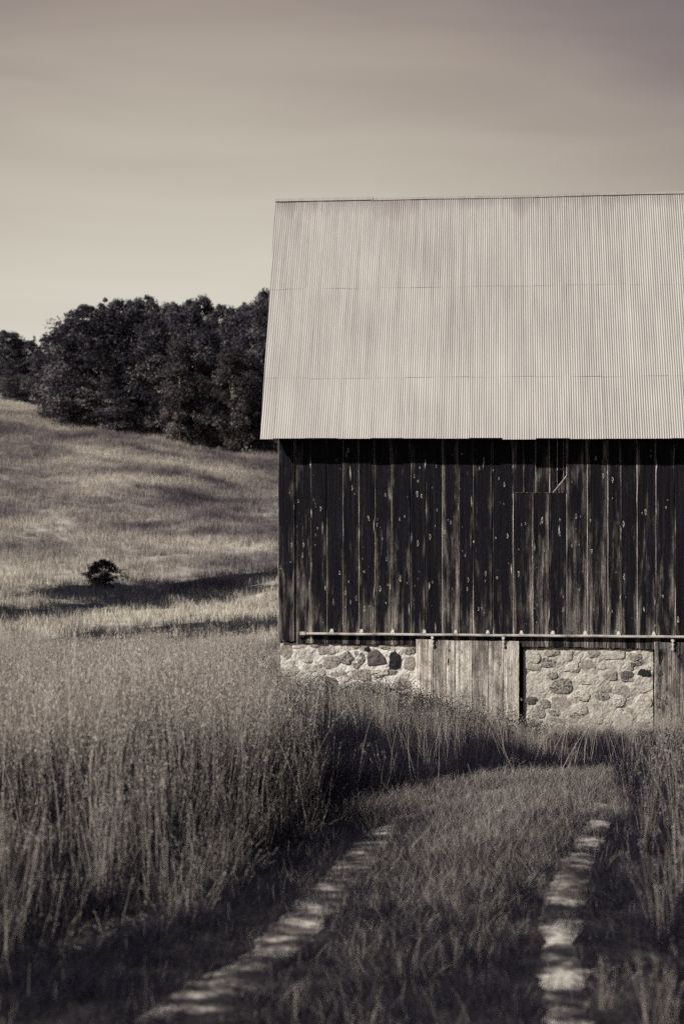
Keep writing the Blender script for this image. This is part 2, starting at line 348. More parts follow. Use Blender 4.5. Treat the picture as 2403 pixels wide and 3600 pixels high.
def specks(mid, per, t0, spread, size, seed, elong=2.2):
    """seed grains / leaflets around the upper part of each stem"""
    r = np.random.default_rng(seed); n, s1, _ = mid.shape; m_ = n * per
    st = np.repeat(np.arange(n), per); t = r.uniform(t0, 1.02, m_) * (s1 - 1); i = np.minimum(t.astype(int), s1 - 2); f = (t - i)[:, None]
    c = mid[st, i] * (1 - f) + mid[st, i + 1] * f + r.normal(0, spread, (m_, 3)) * np.array([1, 1, .6])
    u = r.normal(0, 1, (m_, 3)) + np.array([0, 0, 1.6]); u /= np.linalg.norm(u, axis=1)[:, None]
    v = np.cross(u, r.normal(0, 1, (m_, 3))); v /= np.linalg.norm(v, axis=1)[:, None]
    s = (size * r.uniform(.6, 1.4, m_))[:, None]
    V = np.stack([c - u * s * elong * .5, c + v * s * .5, c + u * s * elong * .5, c - v * s * .5], 1).reshape(-1, 3)
    return V, np.arange(m_ * 4).reshape(-1, 4)
def tuft(name, parts, mats):
    Vs, Qs, M = [], [], []; b = 0
    for (V, Q, mi) in parts:
        Vs.append(V); Qs.append(Q + b); M += [mi] * len(Q); b += len(V)
    o = mesh_obj(name, np.concatenate(Vs), np.concatenate(Qs), mats, M, link=False); o['kind'] = 'stuff'; return o
GM = [G_straw, G_mid, G_dark, G_seed, G_hill]
def tall_tuft(s, pale):
    na, nb, nc = (12, 16, 10) if pale else (5, 9, 24)
    a = ribbons(na, .18, .80, 1.18, .0052, .10, .16, 6, s); b = ribbons(nb, .19, .40, .92, .005, .16, .4, 5, s + 50)
    c = ribbons(nc, .20, .35, .80, .007, .22, .5, 5, s + 90); d = specks(a[2], 12, .78, .008, .0055, s + 7, 5.0)
    e = specks(b[2], 8, .3, .015, .0055, s + 8, 5); f = specks(c[2], 8, .2, .03, .010, s + 9, 2.6)
    return tuft('grass_tuft', [(a[0], a[1], 0), (b[0], b[1], 0 if pale and s % 2 else 1), (c[0], c[1], 2), (*d, 0), (*e, 1), (*f, 2)], GM)
def stalky(s):     # bare pale stalks
    a = ribbons(17, .15, .75, 1.25, .0056, .17, .06, 5, s); b = ribbons(10, .2, .3, .7, .007, .2, .5, 4, s + 50)
    d = specks(a[2][:8], 22, .82, .014, .006, s + 7, 4)
    return tuft('grass_tuft', [(a[0], a[1], 0), (b[0], b[1], 1), (*d, 0)], GM)
def dark_tuft(s):
    a = ribbons(5, .17, .45, .8, .004, .14, .2, 5, s); b = ribbons(16, .19, .2, .6, .006, .2, .5, 5, s + 50)
    c = ribbons(20, .2, .12, .5, .008, .3, .8, 4, s + 90); e = specks(b[2], 9, .3, .02, .011, s + 8, 2.2); f = specks(c[2], 8, .2, .03, .013, s + 9, 2)
    return tuft('grass_tuft', [(a[0], a[1], 1 if s % 3 == 0 else 2), (b[0], b[1], 2), (c[0], c[1], 2), (*e, 2), (*f, 2)], GM)
def weed_tuft(s):  # wiry weeds with dark seed heads in front of the wall
    a = ribbons(9, .2, .5, .95, .005, .12, .15, 5, s); b = ribbons(14, .2, .2, .6, .006, .2, .4, 4, s + 50)
    e = specks(a[2], 12, .45, .04, .022, s + 8, 1.2); f = specks(b[2], 6, .4, .03, .012, s + 9, 1.6)
    return tuft('weed_tuft', [(a[0], a[1], 1), (b[0], b[1], 0), (*e, 3), (*f, 0)], GM)
def short_tuft(s, pale):
    a = ribbons(34, .16, .04, .14, .0027, .35, .7, 4, s); a2 = ribbons(22 if pale else 1, .16, .05, .16, .0024, .35, .6, 4, s + 20)
    b = ribbons(34, .16, .03, .11, .0035, .5, .9, 4, s + 50)
    return tuft('grass_tuft', [(a[0], a[1], 1 if pale else 2), (a2[0], a2[1], 0), (b[0], b[1], 2)], GM)
def hill_tuft(s):
    a = ribbons(34, .45, .16, .42, .022, .18, .25, 3, s); return tuft('grass_tuft', [(a[0], a[1], 4)], GM)

def scatter(name, srcs, pts, vi, scl, label=None, tilt=.08):
    """one stuff object: tufts instanced on scattered points"""
    lib = bpy.data.collections.new(name + '_tufts')
    for k, o in enumerate(srcs): lib.objects.link(o)
    order = sorted(range(len(srcs)), key=lambda k: srcs[k].name); rank = {k: i for i, k in enumerate(order)}
    vi = np.array([rank[int(v)] for v in vi])
    me = bpy.data.meshes.new(name); n = len(pts); me.vertices.add(n); me.vertices.foreach_set('co', np.asarray(pts, np.float32).ravel())
    at = me.attributes.new('vi', 'INT', 'POINT'); at.data.foreach_set('value', vi.astype(np.int32))
    rot = np.stack([rng.normal(0, tilt, n), rng.normal(0, tilt, n), rng.uniform(0, 6.283, n)], -1).astype(np.float32)
    at = me.attributes.new('rot', 'FLOAT_VECTOR', 'POINT'); at.data.foreach_set('vector', rot.ravel())
    sc = np.asarray(scl, np.float32)
    if sc.ndim == 1: sc = np.stack([sc, sc, sc], -1)
    at = me.attributes.new('scl', 'FLOAT_VECTOR', 'POINT'); at.data.foreach_set('vector', sc.ravel())
    for mt in GM: me.materials.append(mt)
    o = bpy.data.objects.new(name, me); C.objects.link(o); tag(o, label, kind='stuff')
    ng = bpy.data.node_groups.new(name + '_scatter', 'GeometryNodeTree')
    ng.interface.new_socket('Geometry', in_out='INPUT', socket_type='NodeSocketGeometry'); ng.interface.new_socket('Geometry', in_out='OUTPUT', socket_type='NodeSocketGeometry')
    gi = ng.nodes.new('NodeGroupInput'); go = ng.nodes.new('NodeGroupOutput'); ip = ng.nodes.new('GeometryNodeInstanceOnPoints')
    ci = ng.nodes.new('GeometryNodeCollectionInfo'); ci.inputs['Collection'].default_value = lib; ci.inputs['Separate Children'].default_value = True; ci.inputs['Reset Children'].default_value = True
    def na(nm, ty):
        a = ng.nodes.new('GeometryNodeInputNamedAttribute'); a.data_type = ty; a.inputs['Name'].default_value = nm; return a.outputs['Attribute']
    L = ng.links.new
    L(gi.outputs[0], ip.inputs['Points']); L(ci.outputs[0], ip.inputs['Instance']); ip.inputs['Pick Instance'].default_value = True
    L(na('vi', 'INT'), ip.inputs['Instance Index']); L(na('rot', 'FLOAT_VECTOR'), ip.inputs['Rotation']); L(na('scl', 'FLOAT_VECTOR'), ip.inputs['Scale'])
    L(ip.outputs[0], go.inputs[0])
    md = o.modifiers.new('scatter', 'NODES'); md.node_group = ng
    return o

def wedge(y0, y1, dens, margin=2.0, half=.27):
    """random ground points in the view wedge between depths y0 and y1"""
    area = 0.5 * (half * 2) * (y1 ** 2 - y0 ** 2) + 2 * margin * (y1 - y0); n = int(area * dens)
    y = np.sqrt(rng.uniform(y0 ** 2, y1 ** 2, n * 2)); x = rng.uniform(-1, 1, n * 2) * (half * y1 + margin)
    k = np.abs(x) < half * y + margin; x, y = x[k], y[k]
    return x[:n], y[:n]
# bank of the tall hay along the left of the track, then across in front of the barn
BK = np.array([(-1.9, 3.0), (-1.62, 5.2), (-1.35, 6.1), (-.72, 7.1), (-.56, 8.5), (-.30, 9.6), (.15, 11.3), (.72, 12.5), (1.75, 13.6), (2.9, 14.1), (5, 14.3), (9, 14.3), (20, 14.2)])
RB = np.array([(.95, 3.0), (.99, 5.5), (1.38, 6.9), (1.86, 8.7), (2.12, 9.8), (2.30, 11.0), (2.5, 12.4), (2.7, 14.3), (3.0, 20)])
def left_of_bank(x, y):
    xb = np.interp(y, BK[:, 1][:10], BK[:, 0][:10]); yb = np.interp(x, BK[:, 0], BK[:, 1]); return np.where(x < 2.9, (y > yb) | (x < xb) & (y < 14.1), y > yb)
def right_of_bank(x, y):
    return x > np.interp(y, RB[:, 1], RB[:, 0])
TH = math.atan(.115); A = np.array([(277.9 - 341.5) / F * 24.0, 24.0])
U2 = np.array([math.cos(TH), -math.sin(TH)]); V2 = np.array([math.sin(TH), math.cos(TH)])
def barn_free(x, y, mrg=.06):
    dx, dy = x - A[0], y - A[1]; t = dx * U2[0] + dy * U2[1]; n = dx * V2[0] + dy * V2[1]
    return ~((t > -mrg) & (t < 15 + mrg) & (n > -mrg) & (n < 7.6 + mrg))
def to_z(x, y): return np.stack([x, y, zfun(x, y) - .01], -1)

# 1 tall hay
x, y = wedge(3.4, 34, 34, 6); x2, y2 = wedge(3.4, 13, 40); x = np.r_[x, x2]; y = np.r_[y, y2]
a_ = x / y
k = left_of_bank(x, y) & barn_free(x, y) & ~((y > 23) & (x > -.3))
x, y, a_ = x[k], y[k], a_[k]
Ht = np.interp(a_, [-.06, .0, .06, .2, .3], [1.0, .72, .60, .42, .42]) * np.interp(y, [5, 7.5, 9.5, 20, 30], [.38, .60, .96, .95, .84])
Ht *= np.where(a_ > -.055, np.interp(y, [8, 14, 18, 23], [.8, .8, .88, .78]), 1)
Ht *= 1 + .10 * np.sin(x * 4.1 + y * 2.3) + .08 * np.sin(x * 7.7 - y * 5.1) + .20 * np.sin(x * 1.7 + 2 * np.sin(y * .9)) * np.sin(y * 1.3 + x) + rng.normal(0, .10, len(x))
edge = np.minimum(np.abs(x - np.interp(y, BK[:10, 1], BK[:10, 0])), np.abs(y - np.interp(x, BK[:, 0], BK[:, 1])))
Ht *= np.interp(edge, [0, .25, .5, .9], [.2, .45, .8, 1])
pd = np.interp(a_, [-.07, -.045, .05, .12], [.12, .62, .78, .92]) * np.interp(y, [6, 9, 16, 20, 22], [1.0, 1.0, .95, .75, .45])  # dark tufts put the shaded notch of the bank into the colour
pd = np.where((a_ > -.01) & (y < 17.5), np.maximum(pd, .97), pd)  # bank face before the barn: its shade painted with dark tufts
pd = pd + .10 + .34 * np.sin(x * 2.6 + 1.1 * np.sin(y * 1.5)) * np.sin(y * 1.9 + x * .7)
pd = np.maximum(pd, np.interp(y, [5, 6.5, 8], [.75, .45, 0]))
u = rng.uniform(0, 1, len(x)); r2 = rng.integers(0, 4, len(x)); st = rng.uniform(0, 1, len(x)) < .22
pal_ = rng.uniform(0, 1, len(x)) < np.interp(y + 1.2 * np.sin(x * 1.1 + y * .4), [9, 15, 24], [.12, .42, .9])
st = rng.uniform(0, 1, len(x)) < np.interp(a_, [-.14, -.08, -.05], [.12, .3, .12])
vi = np.where(u < pd, 6 + r2 % 3, np.where(st, 4 + r2 % 2, (r2 % 2) + 2 * pal_))
nearw = (rng.uniform(0, 1, len(x)) < .55) & (a_ > -.07) & (a_ < .16) & (y > 19.5)
vi = np.where(nearw, 9 + r2 % 2, vi)
srcs = [tall_tuft(10 + i, i > 1) for i in range(4)] + [stalky(30 + i) for i in range(2)] + [dark_tuft(40 + i) for i in range(3)] + [weed_tuft(60 + i) for i in range(2)]
sw = np.clip(Ht, .5, 1.1)
scatter('tall_grass', srcs, to_z(x, y), vi, np.stack([sw, sw, np.clip(Ht, .15, 1.3)], -1), 'tall ripe hay with seed heads standing left of the track and before the barn')
# weeds gone to seed close to the foundation
x, y = wedge(20.5, 24, 26); a_ = x / y; dn = (A[1] - .115 * (x - A[0])) - y
k = barn_free(x, y) & (dn > .1) & (dn < 2.2) & (a_ > -.05) & (a_ < .15) & (rng.uniform(0, 1, len(x)) < np.interp(a_, [-.05, .06, .15], [1, .8, .15])); x, y, a_ = x[k], y[k], a_[k]
hz_ = np.interp(a_, [-.045, .02, .10, .15], [.88, .80, .68, .5]) * rng.uniform(.75, 1.15, len(x))
scatter('seeding_weeds', [weed_tuft(70 + i) for i in range(3)], to_z(x, y), rng.integers(0, 3, len(x)), np.stack([hz_ * 0 + .9, hz_ * 0 + .9, hz_], -1), 'wiry weeds with dark seed heads in front of the stone base')
# single wild stalks standing above the rest
x, y = wedge(8.5, 30, 2.2); k = (left_of_bank(x - .15, y - .15) | right_of_bank(x - .2, y)) & barn_free(x, y, .5) & ~((y > 20) & (x > -.6)); x, y = x[k], y[k]
hs = rng.uniform(.9, 1.35, len(x)) * np.interp(x / y, [-.06, .05], [1, .72])
def wild(s_):
    a = ribbons(3, .10, .85, 1.1, .0045, .13, .35, 7, s_); d = specks(a[2], 34, .74, .016, .006, s_ + 7, 4.0)
    return tuft('grass_stalk', [(a[0], a[1], 0), (*d, 0)], GM)
scatter('wild_stalks', [wild(80 + i) for i in range(5)], to_z(x, y), rng.integers(0, 5, len(x)), hs, 'bent pale stalks with drooping heads above the tall hay', .12)
# 2 right bank, rank dark grass
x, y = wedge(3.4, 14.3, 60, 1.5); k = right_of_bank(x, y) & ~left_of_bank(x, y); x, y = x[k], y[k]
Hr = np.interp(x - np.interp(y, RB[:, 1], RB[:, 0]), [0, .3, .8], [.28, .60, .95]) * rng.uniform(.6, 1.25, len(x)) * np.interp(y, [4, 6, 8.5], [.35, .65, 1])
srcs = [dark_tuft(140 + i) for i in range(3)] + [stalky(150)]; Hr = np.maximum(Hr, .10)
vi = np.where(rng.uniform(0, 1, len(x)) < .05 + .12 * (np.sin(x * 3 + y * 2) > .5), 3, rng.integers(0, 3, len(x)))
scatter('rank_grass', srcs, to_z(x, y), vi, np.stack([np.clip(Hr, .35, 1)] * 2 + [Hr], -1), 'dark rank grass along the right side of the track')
# 3 short grass on and beside the track
x, y = wedge(3.4, 15, 300, 1.5)
k = ~left_of_bank(x, y - .25) & ~right_of_bank(x + 0.0, y); x, y = x[k], y[k]
dr = dist_rut(x, y); keep = (dr > .12) | (rng.uniform(0, 1, len(x)) < np.interp(dr, [0, .05, .10], [.22, .5, .85]) * np.clip(1.3 + 2.4 * np.sin(y * 4.6 + 3 * np.sin(x * 3)) + 1.3 * np.sin(y * 11.3 + x * 4), .1, 5)); x, y, dr = x[keep], y[keep], dr[keep]
sc_ = np.interp(dr, [0, .08, .2, .5], [.45, .72, .85, 1.05]) * rng.uniform(.5, 1.05, len(x))
centre = np.exp(-((x - (.5 * (np.interp(y, LR[:, 1], LR[:, 0]) + np.interp(y, RR[:, 1], RR[:, 0])))) / .55) ** 2)
centre = np.maximum(centre, smooth(10.3, 11.8, y)); pp = centre * np.interp(y, [5, 7.5, 10], [.08, .36, .95]) ; pal = rng.uniform(0, 1, len(x)) < pp  # fewer pale tufts towards the camera: vignette darkening put into the grass colour
srcs = [short_tuft(200 + i, True) for i in range(3)] + [short_tuft(220 + i, False) for i in range(3)]
vi = np.where(pal, 0, 3) + rng.integers(0, 3, len(x))
scatter('short_grass', srcs, to_z(x, y), vi, sc_, 'short trodden grass between and beside the wheel ruts', .15)
# 4 hay on the far slope
x, y = wedge(33, 138, 5.0, 7, .275); k = x < np.interp(y, [33, 138], [7, 12]); x, y = x[k], y[k]
scatter('hillside_hay', [hill_tuft(300 + i) for i in range(4)], to_z(x, y), rng.integers(0, 4, len(x)), rng.uniform(.7, 1.25, len(x)), 'pale hay covering the far hillside')

# ------------------------------------------------------------------ barn
GB = -2.95
barn = empty('barn', (A[0], A[1], GB), -TH)
tag(barn, 'old barn with corrugated metal roof, dark plank wall and whitewashed stone base', 'barn')
def wp(px, py, n=0.0):
    """photo point (in 683 px units) on the wall plane (n metres proud) -> barn local x, z"""
    a, b = (px - 341.5) / F, -(py - 453) / F
    nv = np.array([-V2[0], -V2[1]])
    s = (n + A @ nv) / (a * nv[0] + nv[1])
    P = np.array([a * s, s]); return float((P - A) @ U2), float(EYE + b * s - GB)
SK = 683 / 2403
def ws(sx_, sy_, n=0.0): return wp(sx_ * SK, sy_ * SK, n)
# --- roof geometry
OV = .42; PITCH = R(63)
te, ze = wp(259.6, 438.6, OV)
lo, hi = 1.0, 8.0
for _ in range(50):
    h = (lo + hi) / 2; zz = wp(275.3, 200.4, OV - h / math.tan(PITCH))[1]
    if ze + h < zz: lo = h
    else: hi = h
RH = h; tr_ = wp(275.3, 200.4, OV - h / math.tan(PITCH))[0] ; RD = RH / math.tan(PITCH)
L = RH / math.sin(PITCH); cp, sp_ = math.cos(PITCH), math.sin(PITCH)
def s_at(py, px=275):
    lo, hi = 0, L
    for _ in range(40):
        s = (lo + hi) / 2; zz = wp(px, py, OV - s * cp)[1]
        if ze + s * sp_ < zz: lo = s
        else: hi = s
    return s
BEND = 14.5
rows = [0, s_at(375.5), s_at(286.5), L]
print('roof height', RH, 'run', RD, 'rows', rows, 'eave z', ze, 'te', te, 'tr', tr_)
PER, NP_ = .55 / 14, 14; SW = PER * NP_
V = []; Q = []; sheet = []; down = []
nsh = int((BEND - te) / SW) + 1
for ri in range(3):
    s0, s1 = rows[ri] - (.06 if ri else 0), rows[ri + 1]
    nr = 9
    for si in range(nsh + 1):
        r_ = random.Random(si * 7 + ri); drop = r_.uniform(-.013, .013); lift = .004 + r_.uniform(0, .004); tone = r_.random(); ph = 0
        if ri == 0 and si % 5 == 3: drop += .012
        x0 = te + (si - 1) * SW + .22; cols = NP_ * 6 + 1; base = len(V)
        warp = [r_.uniform(-.0025, .0025) for _ in range(4)]
        for j in range(nr + 1):
            s = s0 + (s1 - s0) * j / nr
            if j == 0: s -= drop
            fr_ = j / nr; left = te + (tr_ - te) * s / L
            for i in range(cols):
                f_ = i / (cols - 1); xx = x0 + SW * f_ + ph
                if xx < left: xx = left
                if xx > BEND: xx = BEND
                # lap: lower edge of each sheet rides on the one below; right edge rides on its neighbour
                n_ = .0038 * math.cos(2 * math.pi * i / 6) + .0032 * (1 - fr_) * (ri > 0) + .0012 * max(0, f_ - .85) / .15 + warp[0] * math.sin(3.1 * f_ + 5 * fr_) + warp[1] * math.sin(9 * fr_ + 2 * f_)
                if j == 0 and ri == 0: n_ += warp[2] * 2
                yy = -(OV - s * cp) - n_ * sp_; z_ = ze + s * sp_ + n_ * cp
                V.append((xx, yy, z_)); sheet.append(tone); down.append((L - s) / L)
        for j in range(nr):
            for i in range(cols - 1):
                a = base + j * cols + i
                if abs(V[a][0] - V[a + 1][0]) < 1e-6 and abs(V[a + cols][0] - V[a + cols + 1][0]) < 1e-6: continue
                Q.append((a, a + 1, a + cols + 1, a + cols))
roof = mesh_obj('roof', V, np.array(Q), M_roof, parent=barn, attrs={'sheet': sheet, 'down': down}, shade_smooth=True)
# deck under the sheets and the shallower rear slope
deck = MB()
yE, zE = -OV, ze; yR, zR = RD - OV, ze + RH; yB = 7.6; zB = ze - .1
off = .035
def slab(p, q, th, xa, xb, xa2=None):
    xa2 = xa if xa2 is None else xa2
    d = Vector((0, q[0] - p[0], q[1] - p[1])).normalized(); n = Vector((0, -d.z, d.y)) * th
    return [(xa, p[0], p[1]), (xb, p[0], p[1]), (xb, q[0], q[1]), (xa2, q[0], q[1]), (xa, p[0] - n.y, p[1] - n.z), (xb, p[0] - n.y, p[1] - n.z), (xb, q[0] - n.y, q[1] - n.z), (xa2, q[0] - n.y, q[1] - n.z)]
BF = [(0, 1, 2, 3), (4, 7, 6, 5), (0, 4, 5, 1), (1, 5, 6, 2), (2, 6, 7, 3), (3, 7, 4, 0)]
nx_, nz_ = -sp_ * -1, cp
deck.add(slab((yE + .03 + off * sp_, zE + .05 - off * cp), (yR + off * sp_, zR - .05 - off * cp), .03, te + .02, BEND - .02, tr_ + .02), BF)
for i in range(25):   # rafter tails
    rx = te + .32 + i * .6
    deck.add(slab((yE + .06 + .07 * sp_, zE + .10 - .07 * cp), (yR - .1 + .07 * sp_, zR - .3 - .07 * cp), .12, rx, rx + .05), BF)
deck.build('roof_deck', M_dark, roof)
rear = MB(); rear.add(slab((yB, zB), (yR + .01, zR - .005), -.05, te, BEND, tr_), [f[::-1] for f in BF])
rear.build('rear_roof_slope', M_roof, roof)
# ridge cap: bent strip in overlapping lengths
rc = MB(); xx = tr_ - .02; i = 0
while xx < BEND:
    r_ = random.Random(i * 3 + 1); ln = r_.uniform(1.7, 2.4); jz = r_.uniform(-.014, .014); w_ = r_.uniform(.045, .06)
    y0, z0 = yR, zR + .016 + jz
    pr = [(-w_ * cp - .015, -w_ * sp_), (-.03, -.018), (0, 0), (.03, -.012), (w_, -w_ * .6)]
    Vs = []
    for xv in (xx, xx + ln * .5, xx + ln + .04):
        for (py_, pz_) in pr: Vs.append((min(xv, BEND), y0 + py_, z0 + pz_ + r_.uniform(-.006, .006)))
    Fs = [(a * 5 + b, (a + 1) * 5 + b, (a + 1) * 5 + b + 1, a * 5 + b + 1) for a in range(2) for b in range(4)]
    rc.add(Vs, Fs, 0, sheet=r_.random(), down=r_.choice([0, .03, .05]) if 5.5 < xx < 9 else .10); xx += ln; i += 1
rc.build('ridge_cap', M_roof, roof)

# --- plank siding
def src(a): return [ws(s, 1900)[0] for s in a]
seams = [979, 1037, 1093, 1147, 1205, 1260, 1316, 1374, 1442, 1495, 1553, 1610, 1660, 1730, 1800, 1869, 1929, 1989, 2060, 2132, 2178, 2236, 2301, 2370, 2437, 2500, 2560, 2630, 2700, 2765, 2830, 2900, 2962, 3030, 3100, 3160, 3230, 3300, 3370]
T = src(seams); T[0] = 0.0
ZT = ws(1000, 1545)[1] + .22                       # tops run up behind the eave
zb_l = ws(1060, 2261)[1]; zb_r = ws(2200, 2279)[1]; t_l = ws(1060, 2261)[0]; t_r = ws(2200, 2279)[0]
ZC = ws(1900, 1734)[1]
wall = MB()
def board(mb, t0, t1, z0, ztl, ztr, front, th=.024, seed=0, gap=.0065, cup=.005, jag=.012, edge_m=1, face_m=0, back=True):
    """one plank: rough chamfered long edges, a little cup and twist, ragged foot"""
    r_ = random.Random(seed); rn = r_.random(); gl, gr_ = gap * r_.uniform(.3, 1.6), gap * r_.uniform(.3, 1.6); a0, a1 = t0 + gl, t1 - gr_
    ch = .0045; cu = r_.uniform(-.2, 1) * cup; tw = r_.uniform(-1, 1) * .004; rows_ = 18; us = [0, ch, .25, .5, .75, 1, 1]
    base = []; V = []; ac = []
    wob = [r_.uniform(-.003, .003) for _ in range(rows_ + 1)]; wob2 = [r_.uniform(-.003, .003) for _ in range(rows_ + 1)]
    foot = [r_.uniform(-jag, jag) for _ in range(9)]
    for j in range(rows_ + 1):
        f = j / rows_; l_, r__ = a0 + wob[j], a1 + wob2[j]; w_ = r__ - l_
        xs = [l_, l_, l_ + ch, l_ + w_ * .3, l_ + w_ * .55, l_ + w_ * .8, r__ - ch, r__, r__]
        dn = [th, ch * .8, 0, 0, 0, 0, 0, ch * .8, th]
        for q, (x_, d_) in enumerate(zip(xs, dn)):
            uu = (x_ - l_) / max(w_, 1e-4) * 2 - 1; zt = ztl + (ztr - ztl) * (uu + 1) / 2
            zz_ = z0 + (zt - z0) * f + (foot[q] if j == 0 else 0)
            nn = front + cu * uu * uu + tw * uu * (f - .5) * 2 - d_
            V.append((x_, -nn, zz_)); ac.append(max(-1, min(1, uu)))
    Fs = []; ms = []
    for j in range(rows_):
        for q in range(8):
            a = j * 9 + q; Fs.append((a, a + 1, a + 10, a + 9)); ms.append(edge_m if q in (0, 1, 6, 7) else face_m)
    a = rows_ * 9; Fs.append(tuple(a + q for q in range(9))); ms.append(edge_m)
    Fs.append(tuple(range(8, -1, -1))); ms.append(face_m)
    Fs.append((0, rows_ * 9, rows_ * 9 + 8, 8)); ms.append(face_m)
    mb.add(V, Fs, ms, rnd=rn, ac=ac)
    return rn
def knot(mb, t, z, r, front, seed, ring=3, core=2):
    """raised pale collar round a dark checked heart"""
    r_ = random.Random(seed); n = 10; V = []; Fs = []; ms = []
    for k, (rr, h_) in enumerate(((1.0, -.001), (.80, .0045), (.62, .003), (.55, -.001))):
        for i in range(n):
            w = 2 * math.pi * i / n; q = rr * r * (1 + .22 * math.sin(3 * w + seed) + r_.uniform(-.08, .08))
            V.append((t + math.cos(w) * q * .75, -(front + h_), z + math.sin(w) * q * (1.25 + .8 * ((seed * 7) % 3))))
    for k in range(3):
        for i in range(n): Fs.append((k * n + i, k * n + (i + 1) % n, (k + 1) * n + (i + 1) % n, (k + 1) * n + i)); ms.append(ring)
    Fs.append(tuple(3 * n + i for i in range(n))); ms.append(core)
    mb.add(V, Fs, ms, rnd=r_.random(), ac=1.0)
for i in range(len(T) - 1):
    t0, t1 = T[i], T[i + 1]; tm = (t0 + t1) / 2; r_ = random.Random(900 + i)
    zb = zb_l + (zb_r - zb_l) * (tm - t_l) / (t_r - t_l)
    if i == 0: zb = ws(1000, 2253)[1]
    fr_ = .03 + r_.uniform(-.004, .006) + (.02 if i == 0 else 0)
    patch = 14 <= i <= 16
    if patch:
        if i < 16: board(wall, t0, t1, zb, ZC, ZC, fr_ + .012, seed=i + 5)
        else:      board(wall, t0, t1, zb, ZC, ZC, fr_ + .012, seed=i + 5)
    else:
        board(wall, t0, t1, zb, ZT, ZT, fr_, seed=i + 5)
    nk = r_.choice([5, 7, 9, 11, 14]) if i < 20 else r_.choice([3, 4, 6])
    for k in range(r_.choice([1, 2, 3, 5])):       # pale splinters lifted along the grain, mostly by the edges
        sx_ = t0 + (t1 - t0) * r_.choice([.04, .05, .95, .96, r_.random()]); sz_ = r_.uniform(zb + .1, (ZC if patch else ZT) - .5); sl2 = r_.uniform(.05, .28); sw_ = r_.uniform(.004, .010); q_ = fr_ + .003 + (.012 if patch else 0); b_ = r_.uniform(-.01, .01)
        wall.add([(sx_, -q_, sz_ - sl2 / 2), (sx_ + sw_ + b_, -q_ - .004, sz_), (sx_ + b_ * 1.5, -q_, sz_ + sl2 / 2), (sx_ - sw_ + b_, -q_ - .001, sz_)], [(0, 1, 2, 3)], 3, rnd=r_.random(), ac=1.0)
    for k in range(nk):
        z_ = r_.uniform(zb + .25, (ZC if patch else ZT) - .4); rad = r_.choice([.005, .007, .009, .012, .015, .019])
        knot(wall, tm + r_.uniform(-.36, .36) * (t1 - t0), z_, rad, fr_ + .001 + (.012 if patch else 0), k + i * 31, r_.choice([3, 3, 3, 0]))
# older boards showing above the cut-off ones, one with a gnawed slot
up = src([1800, 1837, 1880, 1931])
for k in range(3): board(wall, up[k], up[k + 1], ZC - .08, ZT, ZT, .016, seed=300 + k, gap=.006)
h0, h1 = ws(1958, 1680)[0], ws(1979, 1680)[0]; hz0 = ws(1960, 1722)[1]; hz1 = ws(1960, 1655)[1]
board(wall, T[16] + .005, h0, ZC - .08, ZT, ZT, .016, seed=311, gap=.001); board(wall, h1, T[17], ZC - .08, ZT, ZT, .016, seed=312, gap=.001)
board(wall, h0, h1, hz1, ZT, ZT, .016, seed=313, gap=0.0)
# the last cut-off board keeps a slanting top: wedge piece with a pale sawn edge
wx0, wz0 = ws(1944, 1734); wx1, wz1 = ws(1989, 1676)
wall.add([(wx0, -.047, ZC), (T[17] - .004, -.047, ZC), (T[17] - .004, -.047, wz1), (wx0, -.022, ZC), (T[17] - .004, -.022, ZC), (T[17] - .004, -.022, wz1)],
         [(0, 1, 2), (5, 4, 3), (0, 2, 5, 3), (1, 4, 5, 2)], [0, 0, 1, 1], rnd=.6, ac=.7)
wall.add([(wx0 - .01, -.052, ZC - .004), (T[17], -.052, wz1 - .004), (T[17], -.052, wz1 + .018), (wx0 - .01, -.052, ZC + .014), (wx0 - .01, -.02, ZC - .004), (T[17], -.02, wz1 - .004), (T[17], -.02, wz1 + .018), (wx0 - .01, -.02, ZC + .014)], BF, 3, rnd=.9, ac=1.0)
for k in (14, 15): wall.box(T[k] + .008, T[k + 1] - .006, -.052, -.02, ZC - .002, ZC + .004, 1, rnd=.5, ac=0)  # pale strips added to paint the sunlit top edge of the cut boards
wall.box(T[16] + .006, wx0, -.052, -.02, ZC - .002, ZC + .004, 1, rnd=.5, ac=0)
wall.build('plank_wall', [M_board, M_bedge, M_dark, M_saw], barn)
# inner, end and rear walls (the barn is a real volume, dark inside)
iw = MB(); zt_in = ze + .15
for k in range(27):
    y0 = .06 + k * .27
    if y0 > 7.2: break
    ztop = zE + RH * min((y0 + OV) / RD, 1) - .12 if y0 < RD - OV else zR - .12 - (zR - zB) * (y0 + .27 - yR) / (yB - yR)
    iw.box(.01, .035, y0, y0 + .262, -.3, ztop, 0, rnd=(k * .37) % 1, ac=.2)
iw.build('gable_wall', M_board, barn)
iw = MB()
iw.box(.05, BEND - .1, 7.25, 7.30, -.8, zB - .1, rnd=.3, ac=0); iw.box(BEND - .12, BEND - .09, .06, 7.24, -.8, zB, rnd=.5, ac=0)
iw.build('rear_wall', M_board, barn)
ib = MB(); ib.box(.06, BEND - .15, .045, .06, 1.0, zt_in + .1); 
for k in range(6): ib.box(.3 + k * 2.6, .5 + k * 2.6, .5, .7, -.8, zt_in)
for zz_ in (1.35, 2.6): ib.box(.06, BEND - .15, .002, .04, zz_, zz_ + .12)
ib.build('frame_timber', M_dark, barn)

